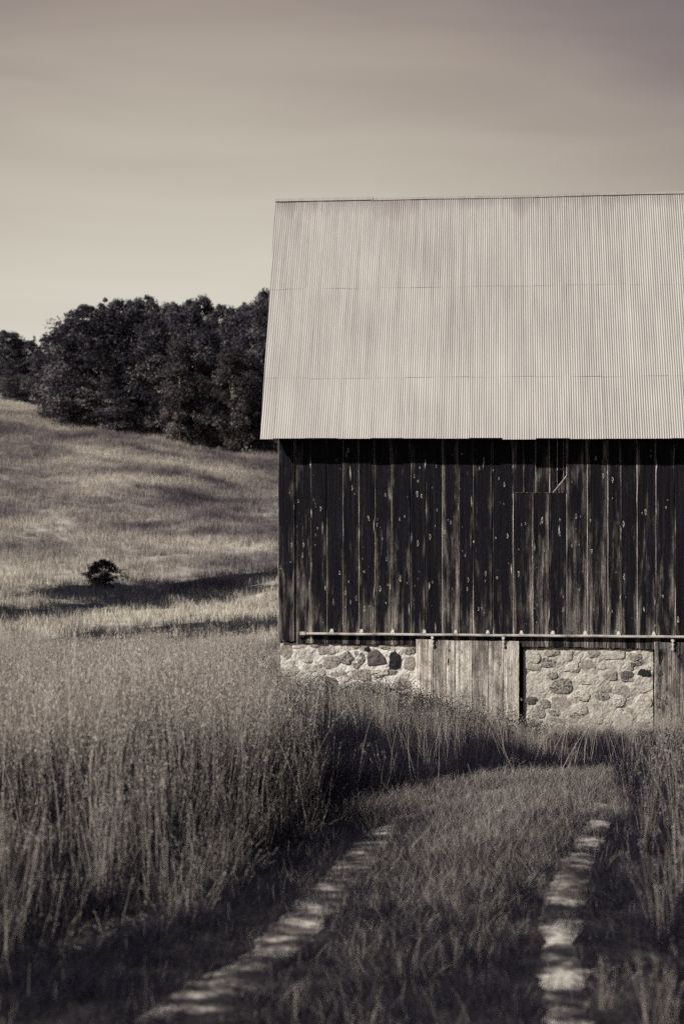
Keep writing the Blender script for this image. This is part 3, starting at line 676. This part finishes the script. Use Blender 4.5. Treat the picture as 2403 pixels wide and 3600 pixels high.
# --- stone foundation
def poly_stone(mb, cx, cz, rx, rz, mi, seed, rise=.03, front=-.02, ang=0, pts=None):
    r_ = random.Random(seed); n = 18; V = []; Fs = []
    if pts is None:
        e = r_.uniform(2.4, 3.8)
        pts = []
        for i in range(n):
            w = 2 * math.pi * i / n; c_, s_ = math.cos(w), math.sin(w)
            q = (abs(c_) ** e + abs(s_) ** e) ** (-1 / e) * (1 + .09 * math.sin(2 * w + seed) + .08 * math.sin(3 * w + seed * 2) + .05 * math.sin(5 * w + seed * 3) + r_.uniform(-.06, .06))
            x_, z_ = c_ * q * rx, s_ * q * rz
            pts.append((cx + x_ * math.cos(ang) - z_ * math.sin(ang), cz + x_ * math.sin(ang) + z_ * math.cos(ang)))
    n = len(pts)
    for k, (sc, h_) in enumerate(((1.03, -.012), (1.0, .10), (.93, .8), (.6, .95), (.3, 1.0))):
        for i, (px_, pz_) in enumerate(pts):
            hh = h_ * rise if h_ > 0 else h_
            V.append((cx + (px_ - cx) * sc, -(front + hh + (r_.uniform(-.18, .18) * rise if h_ > .2 else 0)), cz + (pz_ - cz) * sc))
    for k in range(4):
        for i in range(n): Fs.append((k * n + i, k * n + (i + 1) % n, (k + 1) * n + (i + 1) % n, (k + 1) * n + i))
    Fs.append(tuple(4 * n + i for i in range(n)))
    mb.add(V, Fs, mi)
def mortar_face(mb, x0, x1, z0, z1, front, seed, step=.035):
    nx_ = int((x1 - x0) / step) + 1; nz_ = int((z1 - z0) / step) + 1; r_ = random.Random(seed); V = []
    for j in range(nz_ + 1):
        for i in range(nx_ + 1):
            x_ = x0 + (x1 - x0) * i / nx_; z_ = z0 + (z1 - z0) * j / nz_
            d_ = .007 * math.sin(x_ * 9 + 3 * math.sin(z_ * 7)) + .006 * math.sin(z_ * 13 + 2 * math.sin(x_ * 11)) + r_.uniform(-.005, .005)
            if j == nz_: z_ += r_.uniform(-.018, .012)
            V.append((x_, -(front + d_), z_))
    b = nx_ + 1; Fs = [(j * b + i, j * b + i + 1, (j + 1) * b + i + 1, (j + 1) * b + i) for j in range(nz_) for i in range(nx_)]
    mb.add(V, Fs, 0)
    top = [(nz_) * b + i for i in range(nx_ + 1)]; o_ = len(mb.v) - len(V)
    # top, side and back closing
    tb = [(V[q][0], .35, V[q][2]) for q in top]
    mb.add([V[q] for q in top] + tb, [(i, i + 1, nx_ + 2 + i, nx_ + 1 + i) for i in range(nx_)], 0)
    for s_ in (0, nx_):
        e = [V[j * b + s_] for j in range(nz_ + 1)]; eb = [(p[0], .35, p[2]) for p in e]
        mb.add(e + eb, [(j, j + 1, nz_ + 2 + j, nz_ + 1 + j) for j in range(nz_)], 0)
SM = [M_mortar] + STONES
def z3(zx, zy): return ws(950 + zx * .4783, 2130 + zy * .4783, .0)
def z4(zx, zy): return ws(1650 + zx * .4802, 2130 + zy * .4802, .0)
def place(mb, f, lst, seed):
    for q, (x0, z0, x1, z1, mi, ang) in enumerate(lst):
        a, b = f(x0, z0); c_, d_ = f(x1, z1)
        poly_stone(mb, (a + c_) / 2, (b + d_) / 2, abs(c_ - a) / 2, abs(b - d_) / 2, mi, seed + q, ang=R(ang), rise=.014 + .008 * (q % 3))
fl = MB(); xl1 = z3(1072, 300)[0] + .03
mortar_face(fl, .03, xl1, -.9, z3(600, 285)[1], -.015, 1)
place(fl, z3, [(66, 285, 158, 402, 2, -20), (200, 315, 330, 420, 1, 0), (280, 278, 362, 306, 2, -5), (390, 290, 480, 360, 1, 10), (384, 366, 510, 468, 2, -4),
               (512, 330, 600, 440, 5, -40), (585, 332, 690, 452, 5, -50), (690, 303, 732, 343, 4, 20),
               (866, 345, 960, 470, 4, -10), (975, 378, 1075, 480, 2, 8), (980, 305, 1068, 360, 5, 12), (795, 290, 880, 320, 2, -8), (446, 475, 562, 534, 2, -4),
               (600, 465, 740, 555, 2, 5), (740, 470, 865, 525, 1, 12), (345, 530, 520, 620, 3, -22), (380, 610, 540, 720, 3, -10), (90, 440, 210, 520, 1, 0), (220, 430, 340, 500, 1, 5),
               (600, 590, 720, 680, 2, 0), (760, 560, 880, 650, 1, 0), (900, 540, 1040, 620, 2, 5), (910, 640, 1050, 730, 1, 0), (110, 560, 200, 640, 2, 0), (500, 288, 590, 320, 1, 14), (600, 290, 690, 318, 2, 8)], 40)
pt = [z3(*p) for p in [(707, 385), (714, 352), (740, 338), (766, 322), (790, 330), (812, 348), (838, 378), (852, 425), (800, 436), (750, 443), (714, 445), (712, 415)]]
cx_, cz_ = z3(775, 390); poly_stone(fl, cx_, cz_, 1, 1, 3, 77, pts=pt, rise=.035)
def fill_stones(mb, f, lst, x0, x1, y0, y1, n, seed, lo, hi):
    r_ = random.Random(seed); used = [((a + c) / 2, (b + d) / 2, abs(c - a) / 2, abs(d - b) / 2) for (a, b, c, d, *_ ) in lst]; k = 0
    for _ in range(6000):
        w_, h_ = r_.uniform(lo, hi) / 2, r_.uniform(lo, hi) * .36; cx, cy = r_.uniform(x0 + w_, x1 - w_), r_.uniform(y0 + h_, y1 - h_)
        if any(abs(cx - u) < (w_ + a) * .93 and abs(cy - v) < (h_ + b) * .93 for (u, v, a, b) in used): continue
        used.append((cx, cy, w_, h_)); a = f(cx - w_, cy + h_); b = f(cx + w_, cy - h_)
        poly_stone(mb, (a[0] + b[0]) / 2, (a[1] + b[1]) / 2, (b[0] - a[0]) / 2, (b[1] - a[1]) / 2, r_.choice([1, 1, 1, 2, 2, 5, 1]), seed + k, ang=r_.uniform(-.25, .25), rise=r_.uniform(.008, .022)); k += 1
        if k >= n: break
L3 = [(66, 285, 158, 402), (200, 315, 330, 420), (384, 366, 510, 468), (512, 330, 690, 452), (700, 303, 852, 443), (866, 345, 960, 470), (975, 378, 1075, 480), (446, 475, 562, 534), (600, 465, 865, 555), (345, 530, 520, 620), (380, 610, 540, 720), (90, 440, 340, 520), (600, 590, 720, 680), (760, 560, 880, 650), (900, 540, 1050, 730)]
fill_stones(fl, z3, L3, 75, 1065, 285, 760, 60, 2000, 40, 110)
fl.build('stone_foundation', SM, barn)
M_tanm = simple('weathered_tan_mortar', [(.25, (.30, .275, .235)), (.45, (.52, .485, .41)), (.75, (.70, .665, .575))], 8, .95, .1, bump=.9, bd=.03)
fr2 = MB(); xa = z4(394, 400)[0]; xb = z4(1342, 500)[0]
mortar_face(fr2, xa, xb, -.9, z4(800, 312)[1], -.015, 2)
place(fr2, z4, [(396, 300, 446, 330, 3, 0), (400, 335, 520, 420, 1, -8), (540, 325, 660, 375, 2, 10), (520, 375, 672, 455, 5, 4), (668, 330, 755, 408, 1, 8), (860, 325, 950, 385, 2, 0),
                (808, 395, 915, 475, 2, 10), (960, 330, 1140, 400, 1, 8), (1155, 345, 1260, 405, 2, 10), (1160, 398, 1300, 440, 5, 15), (970, 478, 1080, 548, 2, -2), (1105, 478, 1190, 545, 3, -4),
                (1232, 468, 1322, 532, 4, -4), (1108, 530, 1205, 560, 2, 0), (560, 480, 640, 540, 2, 0), (400, 500, 570, 650, 1, 5), (580, 540, 760, 650, 5, 5), (400, 668, 490, 722, 3, 0), (590, 665, 735, 770, 2, 0),
                (780, 500, 950, 590, 1, 0), (920, 640, 1020, 700, 5, 10), (900, 710, 1000, 780, 2, 5), (1040, 585, 1185, 665, 2, -10), (1040, 670, 1140, 740, 1, 0), (1210, 570, 1335, 640, 1, 0),
                (1220, 650, 1330, 760, 1, 5), (760, 620, 880, 700, 1, 0), (1250, 820, 1330, 865, 3, -5), (1060, 780, 1200, 850, 1, 0), (700, 425, 800, 485, 1, 10), (930, 405, 1120, 465, 1, 5), (510, 690, 590, 760, 5, 0), (740, 720, 860, 800, 1, 5)], 140)
L4 = [(400, 335, 520, 420), (520, 325, 672, 455), (668, 330, 755, 408), (808, 325, 950, 475), (960, 330, 1140, 470), (1155, 345, 1300, 440), (970, 478, 1335, 560), (560, 480, 760, 650), (400, 500, 570, 722), (590, 665, 735, 770), (780, 500, 950, 590), (920, 640, 1020, 780), (1040, 585, 1185, 740), (1210, 570, 1335, 760), (760, 620, 880, 800)]
fill_stones(fr2, z4, L4, 398, 1338, 322, 900, 70, 3000, 45, 130)
fr2.build('stone_foundation', [M_tanm] + STONES, barn)
inn = MB(); inn.box(.2, BEND - .2, .5, .55, -.9, 1.2); inn.build('inner_partition', M_dark, barn)
sx3 = ws(3400, 2200)[0]

# --- sliding doors hung below the rail
def door(edges, y_top, f, bot, seed, stains=0):
    mb = MB(); ts = [f(e, y_top, )[0] for e in edges]; zt = f(edges[0], y_top)[1]
    for k in range(len(ts) - 1):
        r_ = random.Random(seed + k)
        board(mb, ts[k], ts[k + 1], bot, zt + r_.uniform(-.01, .01), zt + r_.uniform(-.01, .01), .085 + r_.uniform(-.002, .003), th=.02, seed=seed + k * 3, gap=.003, cup=.003, jag=.02)
    mb.box(ts[0] + .03, ts[-1] - .03, -.058, -.036, zt - .32, zt - .18, 0, rnd=.4, ac=0)
    mb.box(ts[0] + .03, ts[-1] - .03, -.058, -.036, .3, .44, 0, rnd=.4, ac=0)
    return mb, ts, zt
def d3(zx, zy): return ws(950 + zx * .4783, 2130 + zy * .4783, .085)
def d4(zx, zy): return ws(1650 + zx * .4802, 2130 + zy * .4802, .085)
mb, ts, zt1 = door([0, 1, 2, 3, 4, 5, 6, 7], 252, lambda e, y_: d4([-394, -267, -173, -104, 19, 133, 248, 362][e], y_), -.55, 500)
for k, (xx_, zz_, rr) in enumerate(((-150, 330, .02), (-155, 410, .035), (60, 375, .02), (70, 500, .03), (222, 435, .014), (-60, 340, .012))):
    a, b = d4(xx_, zz_); knot(mb, a, b, rr, .087, 900 + k, 1, 2)
sdoor = mb.build('sliding_door', [M_door, M_bedge, M_dark], barn); tag(sdoor, 'pale bleached plank sliding door')
M_stain = wood('stained_door_plank', (.045, .04, .045), (.50, .45, .38), .50, .2, 1.4, rv=.4, blotch=1.0)
e2 = [1354, 1478, 1600, 1720, 1850, 1980, 2100]
mb, ts2, zt2 = door(list(range(7)), 270, lambda e, y_: d4(e2[e], y_), -.75, 560)
for k, (xx_, zz_, rr) in enumerate(((1395, 380, .05), (1400, 500, .04), (1380, 665, .03), (1440, 700, .03), (1540, 380, .05))):
    a, b = d4(xx_, zz_); knot(mb, a, b, rr, .087, 950 + k, 2, 2)
sdoor2 = mb.build('sliding_door', [M_stain, M_bedge, M_dark], barn); tag(sdoor2, 'stained dark-spotted plank sliding door')
def hanger(px_, py_, parent):
    a, b = d4(px_, py_); mb = MB()
    mb.box(a - .012, a + .012, -.118, -.11, b - .13, b + .02); mb.box(a - .024, a + .024, -.120, -.104, b - .035, b - .02); mb.box(a - .024, a + .024, -.120, -.104, b - .11, b - .092)
    for dz in (-.06, -.08, .005): mb.tube((a, -.105, b + dz), (a, -.128, b + dz), .010, .009, 8)
    mb.tube((a, -.10, b + .035), (a, -.135, b + .035), .024, .024, 12)
    mb.build('hanger', M_brk, parent)
hanger(-273, 248, sdoor); hanger(245, 252, sdoor); hanger(1483, 272, sdoor2)
# --- rail: half-round lip over a box track, with wall brackets
rail = MB()
p0 = ws(1076, 2229, .10); p1 = ws(2403, 2240.5, .10); sl_ = (p1[1] - p0[1]) / (p1[0] - p0[0])
def railz(t): return p0[1] + sl_ * (t - p0[0])
nseg = 40; xs = np.linspace(p0[0], BEND - .5, nseg); prof = [(.045, .012), (.085, .019), (.112, .015), (.122, .003), (.120, -.015), (.106, -.022), (.106, -.010), (.050, -.008)]
V = []; 
for i, x_ in enumerate(xs):
    jig = .003 * math.sin(i * 1.9)
    for (n_, z_) in prof: V.append((x_, -n_, railz(x_) + z_ + jig))
k8 = len(prof); Fs = [(i * k8 + j, (i + 1) * k8 + j, (i + 1) * k8 + (j + 1) % k8, i * k8 + (j + 1) % k8) for i in range(nseg - 1) for j in range(k8)]
Fs += [tuple(range(k8))[::-1], tuple((nseg - 1) * k8 + j for j in range(k8))]
rail.add(V, Fs); ro = rail.build('door_rail', M_iron, barn)
for (sx_, sy_) in ((1165, 2220), (1269.5, 2220), (1379, 2220), (1490.5, 2222), (1601, 2223), (1713, 2224), (1831.5, 2226), (1942, 2226), (2056, 2227), (2173, 2231), (2297, 2234), (2420, 2235), (2540, 2237)):
    t_, z_ = ws(sx_, sy_, .07); r_ = random.Random(int(sx_)); w_ = r_.uniform(.022, .034); b = MB()
    zr = railz(t_)
    b.box(t_ - w_, t_ + w_, -.085, -.04, zr + .021, zr + .046); b.box(t_ - w_ * .7, t_ + w_ * .7, -.047, -.038, zr + .040, zr + .075)
    b.tube((t_, -.085, zr + .034), (t_, -.092, zr + .034), .008, .008, 6); b.build('bracket', M_brk, ro)
a, b = z3(222, 200); c_, d_ = z3(262, 200)
st = MB(); st.box(a, c_, -.095, -.032, b - .028, b + .022, rnd=.7, ac=.4); st.box(a - .04, c_ - .03, -.07, -.03, b - .07, b - .03, rnd=.2, ac=.4)
st.build('rail_stop', M_bedge, barn)

# ------------------------------------------------------------------ trees
def leaf_mesh(clumps, per, size, seed, up=.35):
    r = np.random.default_rng(seed); n = len(clumps); c = np.repeat(clumps[:, :3], per, 0); rd = np.repeat(clumps[:, 3], per)[:, None]
    d = r.normal(0, 1, (n * per, 3)); d /= np.linalg.norm(d, axis=1)[:, None]; d *= (r.uniform(0, 1, (n * per, 1)) ** .45)
    d *= np.array([1, 1, .48]); d[:, 2] -= .25 * (d[:, 0] ** 2 + d[:, 1] ** 2)
    p = c + d * rd
    nrm = d * .8 + r.normal(0, .55, d.shape) + np.array([0, 0, up]); nrm /= np.linalg.norm(nrm, axis=1)[:, None]
    a = np.cross(nrm, r.normal(0, 1, d.shape)); a /= np.linalg.norm(a, axis=1)[:, None]; b = np.cross(nrm, a)
    s = (size * r.uniform(.6, 1.3, (n * per, 1)))
    V = np.stack([p - a * s, p - b * s * .5 + a * s * .1, p + a * s, p + b * s * .5 + a * s * .1], 1).reshape(-1, 3)
    global CLV
    CLV = {'clump': np.repeat(r.uniform(0, 1, n) ** 1.25 * (1.25 - .65 * np.clip(clumps[:, 2] / clumps[:, 2].max(), 0, 1)), per * 4)}  # lit and shaded leaf clumps put into the colour, paler low down
    return V, np.arange(n * per * 4).reshape(-1, 4)
def trunk_mesh(H, r0, seed, clumps, lean=.03, nl=14):
    r_ = random.Random(seed); mb = MB(); pts = []; x_ = y_ = 0
    for i in range(8):
        f = i / 7; pts.append((x_, y_, H * .86 * f, r0 * (1 - .85 * f) * (1.35 if i == 0 else 1))); x_ += r_.uniform(-1, 1) * lean * H / 7; y_ += r_.uniform(-1, 1) * lean * H / 7
    for a, b in zip(pts, pts[1:]): mb.tube(a[:3], b[:3], a[3], b[3], 8)
    for k in range(nl):
        c = clumps[r_.randrange(len(clumps))]; f = min(.8, max(.12, (c[2] / H) - .12)); i = int(f * 7); p = pts[min(i, 6)]
        m_ = ((p[0] + c[0]) / 2, (p[1] + c[1]) / 2, (p[2] + c[2]) / 2 + .1 * H * .1); mb.tube(p[:3], m_, p[3] * .35, p[3] * .2, 6); mb.tube(m_, tuple(c[:3]), p[3] * .2, .01, 6)
    return mb
def crown_clumps(kind, seed, n, H=10., Wd=6.):
    r = np.random.default_rng(seed); out = []
    while len(out) < n:
        f = r.uniform(0, 1); a = r.uniform(0, 2 * np.pi)
        if kind == 'round': prof = math.sin(math.pi * (f * .86 + .12)) ** .55; z = .06 + .90 * f
        elif kind == 'layer': prof = (math.sin(math.pi * (f * .85 + .12)) ** .6) * (.75 + .25 * math.cos(f * 6 * math.pi)); z = .05 + .90 * f
        elif kind == 'high': prof = math.sin(math.pi * (f * .86 + .12)) ** .5; z = .40 + .56 * f
        elif kind == 'spire': prof = (1 - f) ** .8 * .95 + .05; z = .08 + .90 * f
        else: prof = (1 - abs(f - .35) ** 2 * 1.9); z = .05 + .88 * f
        rr = prof * (.55 + .45 * r.uniform() ** .5) * (1 + .18 * math.sin(3 * a + seed) + .12 * math.sin(7 * f * 3 + 2 * a))
        out.append((math.cos(a) * rr * Wd / 2, math.sin(a) * rr * Wd / 2, z * H, r.uniform(.5, 1.35) * (.6 if kind == 'spire' else 1) * (.75 if f > .85 else 1)))
    return np.array(out)
KINDS = {}
def kind_mesh(key, kind, seed, n, per, size, leafm, bark):
    cl = crown_clumps(kind, seed, n); V, Q = leaf_mesh(cl, per, size, seed)
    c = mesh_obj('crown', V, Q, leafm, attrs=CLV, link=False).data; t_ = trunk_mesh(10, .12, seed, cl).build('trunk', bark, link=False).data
    KINDS[key] = (c, t_)
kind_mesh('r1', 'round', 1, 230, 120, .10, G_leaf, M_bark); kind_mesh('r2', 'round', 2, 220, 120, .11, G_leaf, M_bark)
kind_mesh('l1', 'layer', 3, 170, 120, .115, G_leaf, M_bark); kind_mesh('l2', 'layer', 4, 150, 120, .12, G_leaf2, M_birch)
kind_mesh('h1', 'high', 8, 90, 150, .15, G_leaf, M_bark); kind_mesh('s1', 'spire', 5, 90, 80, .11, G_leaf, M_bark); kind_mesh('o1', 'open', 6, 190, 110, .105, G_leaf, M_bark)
def tree(px, wpx, top, base, d, key, label, group, rz=0, name='broadleaf_tree', zoff=0):
    x_ = (px - 341.5) / F * d; zb = float(zfun(x_, d)) - .15; zt = EYE - (top - 453) / F * d
    h = (zt - zb); w = wpx * 1.22 / F * d
    e = empty(name, (x_, d, zb), rz, (w / 6, w / 6, h / 9.9)); tag(e, label, 'tree', group)
    for nm, me in (('crown', KINDS[key][0]), ('trunk', KINDS[key][1])):
        o = bpy.data.objects.new(nm, me); C.objects.link(o); o.parent = e
    return e
GW = 'trees at the edge of the wood on the hill'
tree(88, 82, 303, 432, 120, 'r1', 'big round dark tree forming the left shoulder of the wood on the hill', GW)
tree(63, 50, 338, 425, 122, 'r2', 'lower dark tree bulging out at the left foot of the wood', GW, 1)
tree(126, 62, 297, 434, 123, 'r2', 'tall dense dark tree right of the big round one at the wood edge', GW, 2)
tree(116, 44, 372, 435, 117, 'l1', 'short bushy tree in front of the tall dense tree, foliage down to the grass', GW, 3)
tree(152, 54, 318, 434, 118, 'l1', 'tree with layered grey foliage in the middle of the wood edge', GW, 4)
tree(180, 40, 338, 435, 116, 'l2', 'pale layered tree right of the middle of the wood edge', GW, 5)
tree(185, 54, 303, 436, 124, 'r1', 'tall dark tree behind the pale layered tree', GW, 2.6)
tree(207, 46, 326, 437, 119, 'l1', 'slender tree with flat tiers of foliage between two pale trees', GW, 1.1)
tree(232, 42, 345, 441, 116.5, 'l2', 'pale leafy tree with sunlit lower branches left of the barn roof', GW, .4)
tree(243, 56, 304, 443, 122, 'o1', 'broad dark tree behind the pale sunlit tree near the barn roof', GW, 2.2)
tree(270, 48, 297, 449, 119, 'r2', 'dark tree partly hidden by the barn roof edge', GW, 3.5)
GBK = 'tree tops rising from inside the wood'
tree(104, 44, 298, 430, 131, 's1', 'narrow dark top showing above the left part of the wood', GBK, 1)
tree(133, 40, 292, 430, 130, 'o1', 'highest ragged top in the left half of the wood skyline', GBK, 2)
tree(148, 44, 293, 430, 132, 'r1', 'rounded top next to the highest ragged one', GBK, 3)
tree(171, 42, 295, 432, 131, 'o1', 'even dark top over the middle of the wood', GBK, 4)
tree(198, 44, 293, 432, 132, 'r2', 'double-humped top right of the middle of the wood', GBK, 5)
tree(222, 42, 302, 435, 131, 'r1', 'lower top in the dip of the wood skyline', GBK, 6)
tree(246, 44, 296, 438, 130, 'o1', 'feathery top left of the barn roof', GBK, .5)
tree(270, 46, 286, 440, 131, 'r2', 'highest dark top touching the barn roof edge', GBK, 1.5)
tree(75, 56, 322, 430, 133, 'r2', 'dark tree filling in behind the left shoulder of the wood', GBK, 4.5)
tree(92, 50, 318, 430, 138, 'r1', 'dark tree standing deep in the wood behind its left shoulder', GBK, 4.9)
GL = 'trees of the farther wood on the left'
tree(4, 44, 329, 408, 150, 'r1', 'dark tree cut by the left edge of the photo', GL, .3)
tree(24, 38, 338, 409, 151, 'r2', 'dark rounded tree second from the left edge', GL, 1.3)
tree(34, 20, 336, 409, 156, 's1', 'small spire-topped conifer in the gap between the two woods', GL, 2, 'conifer')
tree(44, 24, 334, 412, 158, 's1', 'bushier conifer close to the left shoulder of the main wood', GL, 2.8, 'conifer')
tree(42, 30, 356, 412, 146, 'l1', 'low leafy tree below the two conifers', GL, 3.3)
tree(14, 34, 360, 409, 145, 'l1', 'low leafy tree in front of the two dark left-hand trees', GL, 4.3)
for i, (px, w, top, key) in enumerate(((300, 50, 300, 'r1'), (335, 54, 305, 'o1'), (375, 52, 310, 'r2'))):
    tree(px, w, top, 455, 124 + 3 * i, key, 'dark tree of the wood hidden behind the barn', 'trees hidden behind the barn', i)
# shrub in the valley
cl = crown_clumps('round', 21, 70, 1.3, 1.75); cl[:, 3] *= .30; cl[:, :2] *= rng.uniform(.35, 1.1, (70, 1)); cl[:, 2] *= .92; V, Q = leaf_mesh(cl, 90, .042, 22)
xb = (102 - 341.5) / F * 60; sb = empty('shrub', (xb, 60, float(zfun(xb, 60)) - .05)); tag(sb, 'lone round dark shrub standing in the pale hay of the valley', 'shrub')
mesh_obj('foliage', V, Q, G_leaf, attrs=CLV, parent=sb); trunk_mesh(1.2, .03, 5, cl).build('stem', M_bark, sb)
# trees left of the view whose long shadows lie across the valley
for i, (x_, y_, h, w, key) in enumerate(((-17.0, 54.2, 11.5, 4.0, 'h1'), (-16.8, 54.8, 12.5, 3.8, 'h1'), (-15.6, 51.8, 10.5, 3.4, 'h1'), (-18.8, 48.6, 7.0, 2.8, 'h1'), (-15.2, 42.4, 11.5, 3.0, 'h1'))):
    e = empty('broadleaf_tree', (x_, y_, float(zfun(x_, y_)) - .1), i, (w / 6, w / 6, h / 9.9)); tag(e, 'tree standing outside the left edge of the photo', 'tree', 'trees outside the frame')
    for nm, me in (('crown', KINDS[key][0]), ('trunk', KINDS[key][1])):
        o = bpy.data.objects.new(nm, me); C.objects.link(o); o.parent = e
